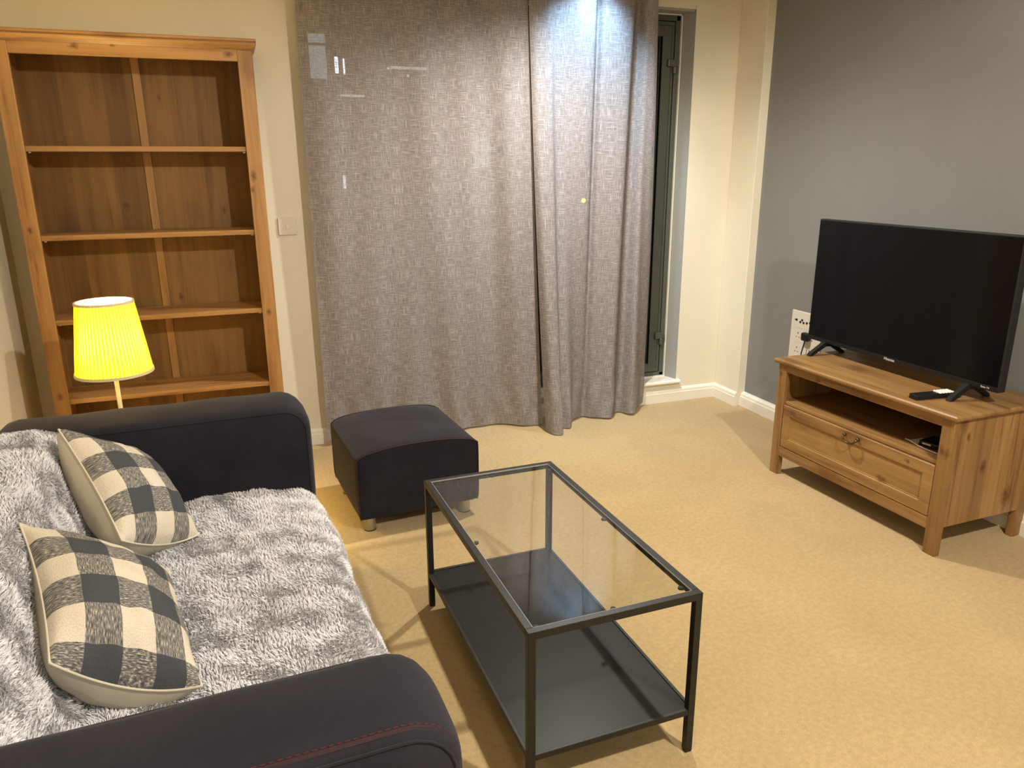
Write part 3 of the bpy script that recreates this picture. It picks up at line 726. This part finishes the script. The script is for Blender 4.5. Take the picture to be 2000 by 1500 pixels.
cushion((-0.512, 2.225, 0.765), (-0.345, 2.395, 0.600), (-0.352, 1.935, 0.545), (-0.190, 2.125, 0.440),
        'grey and cream checked cushion lying nearest the far arm of the sofa', 0.075, 0.13, 0.70, 0.15, 3, 0.035)
cushion((-0.512, 1.765, 0.700), (-0.235, 1.785, 0.520), (-0.400, 1.385, 0.580), (-0.155, 1.385, 0.465),
        'grey and cream checked cushion lying against the near arm of the sofa', 0.080, 0.14, 0.62, 0.50, 8, 0.045)

# ================================================================== footstool
ot = empty('footstool', (0.3447, 2.805, 0), math.radians(4.5), 'dark navy square footstool with red seams standing between sofa and coffee table', 'footstool')
OW, OD = 0.528, 0.513
bm = bmesh.new()
def otto_pt(s, t, face):  # s,t in -1..1
    pass
nx_, ny_, nz_ = 25, 25, 13
def otto_pos(u, v, w_):
    """u,v,w in -1..1 on a cube, softly pillowed"""
    x = OW / 2 + u * OW / 2; yy = OD / 2 + v * OD / 2; z = 0.062 + (w_ + 1) / 2 * (0.338 - 0.062)
    dome = (1 - abs(u) ** 2.4) * (1 - abs(v) ** 3.0)
    edge = (1 - abs(u) ** 2.2)
    if w_ > -0.2:
        k = (w_ + 0.2) / 1.2
        z += k * (0.030 * edge + 0.022 * dome)
    sx = 0.012 * (1 - abs(v) ** 2) * (1 - w_ ** 2) ; sy = 0.010 * (1 - abs(u) ** 2) * (1 - w_ ** 2)
    x += u * sx * (abs(u) > 0.99); yy += v * sy * (abs(v) > 0.99)
    # slight taper at the bottom, rounding of the long side edges
    tp_ = 1 - 0.035 * (1 - (w_ + 1) / 2) ** 2
    x = OW / 2 + (x - OW / 2) * tp_; yy = OD / 2 + (yy - OD / 2) * tp_
    r = 0.0
    if w_ > 0.55:   # round the left and right top edges where the band wraps over
        q = max(0, abs(u) - 0.80) / 0.20; q2 = (w_ - 0.55) / 0.45
        z -= 0.010 * q * q * q2; x -= math.copysign(0.004 * q * q2 * q2, u)
    h_ = (OW / 2, OD / 2, 0.155); c_ = (OW / 2, OD / 2, 0.217); rr = 0.022; p = [x - c_[0], yy - c_[1], z - c_[2]]
    q = [max(-(h - rr), min(h - rr, a)) for a, h in zip(p, h_)]; d = [a - b for a, b in zip(p, q)]; dl = math.sqrt(sum(t * t for t in d))
    if dl > rr: p = [b + t / dl * (rr + (dl - rr) * 0.35 * (1 if t is d[2] else 0.5)) for b, t in zip(q, d)]
    return (p[0] + c_[0], p[1] + c_[1], p[2] + c_[2])
vd = {}
def gv(u, v, w_):
    k = (round(u, 4), round(v, 4), round(w_, 4))
    if k not in vd: vd[k] = bm.verts.new(otto_pos(u, v, w_))
    return vd[k]
LS = lambda n: [-1 + 2 * i / (n - 1) for i in range(n)]
for fx, A1, A2 in (('u', LS(ny_), LS(nz_)), ('v', LS(nx_), LS(nz_)), ('w', LS(nx_), LS(ny_))):
    for sg in (-1, 1):
        for i in range(len(A1) - 1):
            for j in range(len(A2) - 1):
                q = []
                for p_, r_ in ((i, j), (i + 1, j), (i + 1, j + 1), (i, j + 1)):
                    a1, a2 = A1[p_], A2[r_]
                    q.append(gv(sg, a1, a2) if fx == 'u' else gv(a1, sg, a2) if fx == 'v' else gv(a1, a2, sg))
                bm.faces.new(q)
body = fin('cushioned_body', bm, M_denim, ot, smooth=True, bev=0.006, seg=3)
fr = [otto_pos(-1, -1, w_) for w_ in LS(13)] + [otto_pos(u, -1, 1) for u in LS(25)[1:-1]] + [otto_pos(1, -1, w_) for w_ in reversed(LS(13))]
cord('seam', [(p[0], p[1] - 0.001, p[2] + (0.001 if 1 else 0)) for p in fr], ot, M_thread_fade, 0.0028)
stitches('stitching', [(p[0] + (0.0 if 13 <= i < 36 else (-0.0015 if i < 13 else 0.0015)), p[1] + 0.010, p[2] + (0.0035 if 12 <= i < 37 else 0)) for i, p in enumerate(fr)], ot, M_thread_red, 0.0014)
bk = [otto_pos(-1, 1, w_) for w_ in LS(13)] + [otto_pos(u, 1, 1) for u in LS(25)[1:-1]] + [otto_pos(1, 1, w_) for w_ in reversed(LS(13))]
cord('seam', bk, ot, M_denim, 0.0028)
for x, y in ((0.055, 0.055), (OW - 0.055, 0.055), (0.055, OD - 0.055), (OW - 0.055, OD - 0.055)):
    bm = bmesh.new(); lathe(bm, [(0.024, 0.0), (0.025, 0.002), (0.025, 0.068)], 28, (x, y)); lg = fin('leg', bm, M_steel, ot, smooth=False)
    bm = bmesh.new(); lathe(bm, [(0.0245, 0.0), (0.0258, 0.001), (0.0258, 0.004), (0.0245, 0.005)], 28, (x, y)); fin('foot_pad', bm, M_black, lg)

# ================================================================== coffee table
ct = empty('coffee_table', (0.510, 1.329, 0), math.radians(1.22), 'black metal coffee table with clear glass top and black lower shelf', 'coffee table')
TW, TD, TH, q = 0.453, 0.904, 0.460, 0.019
for x in (0, TW - q):
    for y in (0, TD - q):
        lg = BX('leg', M_tablemetal, ct, (x, y, 0.003, x + q, y + q, TH - q), bev=0.0012)
        BX('foot_cap', M_black, lg, (x + 0.001, y + 0.001, 0.0, x + q - 0.001, y + q - 0.001, 0.003), bev=0)
bm = bmesh.new()
for b in [(0, 0, TH - q, TW, q, TH), (0, TD - q, TH - q, TW, TD, TH), (0, q, TH - q, q, TD - q, TH), (TW - q, q, TH - q, TW, TD - q, TH)]: box(bm, *b)
fin('top_frame', bm, M_tablemetal, ct, bev=0.0012)
BX('glass_top', M_glass, ct, (q + 0.001, q + 0.001, TH - 0.006, TW - q - 0.001, TD - q - 0.001, TH - 0.001), bev=0.0)
M_gedge = plain('pale_glass_edge', (0.30, 0.33, 0.31), 0.2)
BX('glass_edge', M_gedge, ct, (q, q, TH - 0.004, TW - q, q + 0.0012, TH - 0.0008), (q, TD - q - 0.0012, TH - 0.004, TW - q, TD - q, TH - 0.0008), (q, q, TH - 0.004, q + 0.0012, TD - q, TH - 0.0008), (TW - q - 0.0012, q, TH - 0.004, TW - q, TD - q, TH - 0.0008), bev=0)
tabs = [(q, 0.03, 0), (q, 0.452, 0), (q, TD - 0.05, 0), (TW - q, 0.05, 2), (TW - q, 0.452, 2), (TW - q, TD - 0.05, 2), (TW / 2, q, 1), (TW / 2, TD - q, 3)]
for x, y, d in tabs:
    bm = bmesh.new(); dx, dy = ((1, 0), (0, 1), (-1, 0), (0, -1))[d]
    box(bm, x - 0.0055 + dx * 0.006, y - 0.0055 + dy * 0.006, TH - 0.013, x + 0.0055 + dx * 0.006, y + 0.0055 + dy * 0.006, TH - 0.0105)
    g = bmesh.ops.create_cone(bm, cap_ends=True, segments=16, radius1=0.0065, radius2=0.0065, depth=0.005)
    for v in g['verts']: v.co += Vector((x + dx * 0.012, y + dy * 0.012, TH - 0.0090))
    fin('glass_support', bm, M_black, ct)
zs0, zs1 = 0.114, 0.130
bm = bmesh.new()
for b in [(q, 0.001, zs0, TW - q, 0.010, zs1), (q, TD - 0.010, zs0, TW - q, TD - 0.001, zs1), (0.001, q, zs0, 0.010, TD - q, zs1), (TW - 0.010, q, zs0, TW - 0.001, TD - q, zs1)]: box(bm, *b)
fin('shelf_rim', bm, M_tablemetal, ct, bev=0.001)
BX('lower_shelf', M_shelf, ct, (0.010, 0.010, zs1 - 0.007, TW - 0.010, TD - 0.010, zs1 - 0.003), bev=0.0)

# ================================================================== TV cabinet
tu = empty('tv_cabinet', (2.347, 2.804, 0), math.radians(-88.14), 'low pine television cabinet with one wide drawer standing against the grey wall', 'cabinet')
UW, UD = 0.929, 0.480
st = 0.052
BX('leg', M_cabV, tu, (0, 0, 0, st, 0.030, 0.546), bev=0.003); BX('leg', M_cabV, tu, (UW - st, 0, 0, UW, 0.030, 0.546), bev=0.003)
BX('leg', M_cabV, tu, (0, UD - 0.05, 0, 0.03, UD, 0.546), bev=0.003); BX('leg', M_cabV, tu, (UW - 0.03, UD - 0.05, 0, UW, UD, 0.546), bev=0.003)
BX('side_panel', M_sideP, tu, (0.002, 0.030, 0.118, 0.022, UD - 0.05, 0.546), bev=0.001); BX('side_panel', M_sideP, tu, (UW - 0.022, 0.030, 0.118, UW - 0.002, UD - 0.05, 0.546), bev=0.001)
BX('top_rail', M_cabX, tu, (st, 0.002, 0.512, UW - st, 0.024, 0.546)); BX('bottom_rail', M_cabX, tu, (st, 0.002, 0.097, UW - st, 0.024, 0.145))
bm = bmesh.new(); rings = []
for off, z in ((0.006, 0.546), (0.012, 0.549), (0.016, 0.553), (0.0175, 0.557), (0.0175, 0.564), (0.012, 0.570)):
    rings.append([bm.verts.new(p) for p in ((-off, -off, z), (UW + off, -off, z), (UW + off, UD + 0.004, z), (-off, UD + 0.004, z))])
for a_, b_ in zip(rings, rings[1:]):
    for k in range(4): bm.faces.new((a_[k], a_[(k + 1) % 4], b_[(k + 1) % 4], b_[k]))
bm.faces.new(rings[0][::-1]); bm.faces.new(rings[-1]); fin('top_board', bm, M_cabX, tu, bev=0.0008)
BX('open_shelf', M_cabX, tu, (0.022, 0.012, 0.356, UW - 0.022, UD - 0.03, 0.372)); BX('base_board', M_cabX, tu, (0.022, 0.03, 0.118, UW - 0.022, UD - 0.03, 0.13))
BX('back_panel', plain('shade_toned_hardboard', (0.020, 0.011, 0.006), 0.8), tu, (0.022, UD - 0.03, 0.118, UW - 0.022, UD - 0.022, 0.546), bev=0)  # near-black board colour stands in for the shade inside the opening
dr = bpy.data.objects.new('drawer', None)
bm = bmesh.new(); dx0, dx1, dz0, dz1 = st + 0.003, UW - st - 0.003, 0.148, 0.354; fw_ = 0.045
def rect(i, yv): return [(dx0 + i, yv, dz0 + i), (dx1 - i, yv, dz0 + i), (dx1 - i, yv, dz1 - i), (dx0 + i, yv, dz1 - i)]
seq = [rect(0, 0.030), rect(0, 0.003), rect(0.002, 0.001), rect(fw_, 0.001), rect(fw_ + 0.003, 0.0065), rect(fw_ + 0.007, 0.0065), rect(fw_ + 0.009, 0.008), rect(fw_ + 0.010, 0.008)]
rg = [[bm.verts.new(p) for p in r_] for r_ in seq]
for a_, b_ in zip(rg, rg[1:]):
    for k in range(4): bm.faces.new((a_[k], a_[(k + 1) % 4], b_[(k + 1) % 4], b_[k]))
bm.faces.new(rg[-1]); bm.faces.new(rg[0][::-1])
drawer = fin('drawer', bm, M_cabX, tu)
hx, hz = 0.478, 0.325
bm = bmesh.new()
for sx_ in (-1, 1):
    g = bmesh.ops.create_uvsphere(bm, u_segments=14, v_segments=10, radius=0.0085)
    for v in g['verts']: v.co += Vector((hx + sx_ * 0.036, -0.008, hz + 0.012))
tube(bm, [(hx - 0.036, -0.012, hz + 0.012), (hx - 0.034, -0.018, hz + 0.002), (hx - 0.022, -0.020, hz - 0.010), (hx, -0.021, hz - 0.015), (hx + 0.022, -0.020, hz - 0.010), (hx + 0.034, -0.018, hz + 0.002), (hx + 0.036, -0.012, hz + 0.012)], 0.0038, 8)
fin('handle', bm, M_brass, drawer, smooth=True)

# items on the cabinet are placed in the room frame
tv = empty('television', (2.60, 2.402, 0.570), -PI / 2, 'black flat screen television switched off, standing on the pine cabinet', 'television')
# local x: -0.505..0.505 runs from the far end to the near end, local -y faces the room
hw = 0.507
BX('casing', M_blackrough, tv, (-hw, -0.008, 0.055, hw, 0.028, 0.630), bev=0.003)
BX('rear_housing', M_blackrough, tv, (-hw + 0.10, 0.028, 0.10, hw - 0.10, 0.075, 0.42), bev=0.012)
M_screen = plain('dark_screen_glass', (0.0035, 0.0035, 0.0045), 0.12, 0.0, 0.22)
BX('screen', M_screen, tv, (-hw + 0.007, -0.0095, 0.075, hw - 0.007, -0.0075, 0.623), bev=0)
BX('lower_bezel', M_black, tv, (-hw + 0.002, -0.0115, 0.056, hw - 0.002, -0.0078, 0.0745), bev=0.001)
def text(name, body_, size, loc, rot, mat, parent, ext=0.0004):
    cu = bpy.data.curves.new(name, 'FONT'); cu.body = body_; cu.size = size; cu.align_x = 'CENTER'; cu.align_y = 'CENTER'; cu.extrude = ext
    tmp = bpy.data.objects.new(name + '_tmp', cu); COL.objects.link(tmp)
    bpy.context.view_layer.update()
    me = bpy.data.meshes.new_from_object(tmp.evaluated_get(bpy.context.evaluated_depsgraph_get()))
    bpy.data.objects.remove(tmp)
    o = bpy.data.objects.new(name, me); COL.objects.link(o); me.materials.clear(); me.materials.append(mat); o.parent = parent
    o.location = loc; o.rotation_euler = rot; return o
M_logo = plain('silver_lettering', (0.62, 0.60, 0.57), 0.4)
text('logo', 'Hisense', 0.018, (0.0, -0.0122, 0.0655), (PI / 2, 0, 0), M_logo, tv)
text('maker_mark', 'Roku TV', 0.010, (hw - 0.052, -0.0122, 0.0655), (PI / 2, 0, 0), M_logo, tv)
for xc in (-0.385, 0.385):
    bm = bmesh.new()
    # inverted V foot seen from the side: local y depth, z up
    poly = [(-0.105, 0.0), (-0.098, 0.014), (-0.020, 0.062), (0.022, 0.062), (0.098, 0.014), (0.105, 0.0), (0.088, 0.0), (0.018, 0.040), (-0.012, 0.040), (-0.086, 0.0)]
    v0 = [bm.verts.new((xc - 0.011, a_, b_)) for a_, b_ in poly]; v1 = [bm.verts.new((xc + 0.011, a_, b_)) for a_, b_ in poly]
    n = len(poly)
    for i in range(n): bm.faces.new((v0[i], v0[(i + 1) % n], v1[(i + 1) % n], v1[i]))
    bm.faces.new(v0[::-1]); bm.faces.new(v1); fin('foot', bm, M_black, tv, bev=0.002)

rc = empty('remote_control', (2.392, 2.085, 0.5705), math.radians(-6), 'slim black remote control lying on the pine cabinet before the television', 'remote control')
bm = bmesh.new(); box(bm, 0, -0.021, 0, 0.195, 0.021, 0.020); fin('case', bm, M_black, rc, bev=0.004)
bm = bmesh.new()
for i in range(5):
    for j in range(3):
        g = bmesh.ops.create_cone(bm, cap_ends=True, segments=12, radius1=0.0068, radius2=0.006, depth=0.004)
        for v in g['verts']: v.co += Vector((0.112 + i * 0.014, -0.013 + j * 0.013, 0.0215))
box(bm, 0.108, -0.016, 0.0195, 0.172, 0.016, 0.0213)
fin('keypad', bm, plain('white_rubber_keys', (0.82, 0.82, 0.76), 0.5), rc)
sb = empty('set_top_box', (2.515, 2.035, 0.3725), math.radians(-80), 'small black box lying in the open shelf of the television cabinet', 'set top box')
bm = bmesh.new(); box(bm, -0.06, -0.045, 0.0, 0.075, 0.05, 0.022); fin('case', bm, M_black, sb, bev=0.004)
BX('label_strip', M_plastic, sb, (-0.045, -0.0458, 0.010, -0.01, -0.0448, 0.016), bev=0)
bm = bmesh.new(); tube(bm, [(2.462, 2.150, 0.376), (2.456, 2.118, 0.378), (2.447, 2.075, 0.3755), (2.440, 2.03, 0.3755), (2.443, 1.985, 0.3755), (2.455, 1.95, 0.3755)], 0.0032, 8)
cb = fin('white_cable', bm, M_plastic, None, smooth=True); cb['label'] = 'thin white cable curving across the open shelf of the television cabinet'; cb['category'] = 'cable'
bm = bmesh.new(); box(bm, 2.462, 2.095, 0.3725, 2.530, 2.135, 0.3765)
cb = fin('folded_leaflet', bm, M_plastic, None, bev=0.001); cb['label'] = 'small white folded paper lying in the open shelf of the television cabinet'; cb['category'] = 'leaflet'

# ================================================================== curtains
def curtain(name, label, top, bot, hem_z, seed, xs_top=None, pw=3.0, zt=2.47):
    """top / bot: (x,y) control polylines with equal counts"""
    top = np.array(top, float); bot = np.array(bot, float)
    nu = 260; nv = 120
    def smooth(P):
        m = len(P); tt = np.arange(m); u = np.linspace(0, m - 1, nu)
        # Catmull-Rom
        i = np.clip(u.astype(int), 0, m - 2); f = (u - i)[:, None]
        g = lambda k: P[np.clip(k, 0, m - 1)]
        p0, p1, p2, p3 = g(i - 1), g(i), g(i + 1), g(i + 2)
        return 0.5 * (2 * p1 + (p2 - p0) * f + (2 * p0 - 5 * p1 + 4 * p2 - p3) * f ** 2 + (3 * p1 - p0 - 3 * p2 + p3) * f ** 3)
    T, B = smooth(top), smooth(bot)
    hz = np.interp(np.linspace(0, 1, nu), np.linspace(0, 1, len(hem_z)), hem_z)
    vs = np.linspace(0, 1, nv) ** 0.85
    V = np.empty((nu, nv, 3)); 
    arc = np.r_[0, np.cumsum(np.linalg.norm(np.diff(B, axis=0), axis=1))]
    for j, v in enumerate(vs):
        k = (1 - v) ** pw                      # how much of the hem shape shows
        lin = (1 - v)
        X = T[:, 0] * (1 - lin) + B[:, 0] * lin; 
        yT = T[:, 1]; yB = B[:, 1]
        Y = yT + (yB - yT) * (0.25 * lin + 0.75 * k)
        Z = hz + (zt - hz) * v
        wob = 0.0035 * np.sin(arc * 31 + seed + v * 2) * (0.4 + lin) + 0.004 * np.sin(arc * 11 + v * 4 + seed) 
        crumple = 0.010 * np.exp(-((v - 0.04) / 0.035) ** 2) * np.sin(arc * 46 + seed * 2) 
        Y = Y + wob + crumple
        V[:, j] = np.stack([X, Y, Z], 1)
    uv = np.empty((nu, nv, 2)); uv[:, :, 0] = arc[:, None] * 1.15; uv[:, :, 1] = V[:, :, 2]
    o = grid_mesh(name, V.reshape(-1, 3), nu, nv, M_curtain, None, uv=uv.reshape(-1, 2))
    o['label'] = label; o['category'] = 'curtain'
    return o
# left curtain: broad soft folds
n = 11; xs = np.linspace(0.343, 1.462, n)
fold = [0.030, -0.026, 0.022, -0.020, 0.032, -0.018, 0.024, -0.030, 0.028, -0.016, 0.010]
topL = [(x, 3.850 + fold[i] * 0.75 * (0.6 + 0.4 * math.sin(i * 1.7))) for i, x in enumerate(xs)]
xb = np.linspace(0.343, 1.545, n)
hy = np.interp(xb, [0.34, 1.0, 1.12, 1.227, 1.308, 1.379, 1.43, 1.545], [3.90, 3.90, 3.895, 3.905, 3.93, 3.85, 3.825, 3.795])
botL = [(x, hy[i] + (0.012 if i % 2 else -0.012)) for i, x in enumerate(xb)]
botL[-1] = (1.548, 3.80); topL[-1] = (1.463, 3.845)
curtain('curtain', 'wide left taupe linen curtain hanging over the glazed doors to the floor', topL, botL, [0.035, 0.03, 0.02, 0.012, 0.02, 0.008, 0.012, 0.006], 1.0)
topR = [(1.462, 3.83), (1.50, 3.815), (1.58, 3.82), (1.62, 3.85), (1.68, 3.855), (1.76, 3.83), (1.84, 3.835), (1.875, 3.87), (1.90, 3.835), (1.98, 3.825), (2.07, 3.83), (2.105, 3.875), (2.125, 3.88), (2.15, 3.83), (2.195, 3.825)]
botR = [(1.528, 3.705), (1.552, 3.635), (1.60, 3.63), (1.635, 3.715), (1.68, 3.715), (1.74, 3.80), (1.80, 3.845), (1.835, 3.86), (1.86, 3.83), (1.90, 3.80), (1.965, 3.775), (2.03, 3.845), (2.08, 3.865), (2.13, 3.79), (2.27, 3.93)]
curtain('curtain', 'narrower right taupe linen curtain with deeper folds and bright light at its top', topR, botR, [0.006, 0.004, 0.006, 0.02, 0.01, 0.012, 0.01, 0.008, 0.03], 2.3, pw=2.4)

# ================================================================== outside, seen faintly through the weave
M_night = plain('dark_brick', (0.03, 0.028, 0.026), 0.9)
ab = empty('apartment_building', (6, 20, -8), 0, 'dark building with lit windows seen faintly through the left curtain', 'building')
BX('wall', M_night, ab, (-10, 0.02, 0, 6, 6, 16), bev=0)
def lit(x0, x1, z0, z1, col, stg, name='window'):
    return BX(name, emis('lit_' + name, col, stg), ab, (x0 - 6, -0.04, z0 + 8, x1 - 6, 0.03, z1 + 8), bev=0)
wn = lit(2.03, 2.42, 3.55, 4.55, (0.65, 0.85, 0.95), 2.2); BX('glazing_bar', M_night, wn, (2.03 - 6, -0.06, 12.28, 2.42 - 6, -0.04, 12.34), bev=0)
lit(2.62, 2.70, 3.68, 4.05, (0.75, 0.88, 1.0), 14); lit(2.82, 2.855, 3.66, 4.02, (0.85, 0.92, 1.0), 12)
lit(2.64, 2.70, 0.95, 1.28, (0.85, 0.85, 1.0), 7)
wn = lit(6.12, 6.56, 1.45, 2.24, (0.80, 0.9, 0.72), 1.4)
BX('glazing_bar', M_night, wn, (0.26, -0.06, 9.45, 0.29, -0.04, 10.24), (0.42, -0.06, 9.45, 0.44, -0.04, 10.24), (0.12, -0.06, 9.82, 0.56, -0.04, 9.86), bev=0)
lit(3.98, 4.90, 3.83, 3.89, (1, 0.9, 0.8), 3.0, 'balcony_light'); lit(2.72, 3.30, 3.15, 3.20, (1, 0.9, 0.8), 3.0, 'balcony_light')
for x, z in ((3.93, 3.84), (5.0, 3.68), (5.0, 3.45), (5.0, 3.125), (4.42, 3.68)):
    lit(x - 0.022, x + 0.022, z - 0.022, z + 0.022, (1, 0.92, 0.85), 5, 'balcony_light')
sl = empty('street_lamp', (9.12, 19.5, -8), 0, 'yellow street lamp glowing as a small dot through the right curtain', 'street lamp')
bm = bmesh.new(); lathe(bm, [(0.09, 0), (0.05, 8.45)], 12); fin('post', bm, M_night, sl)
bm = bmesh.new(); bmesh.ops.create_uvsphere(bm, u_segments=12, v_segments=8, radius=0.065)
for v in bm.verts: v.co.z += 8.55
fin('lamp_head', bm, emis('sodium_glow', (1.0, 0.62, 0.06), 22), sl)
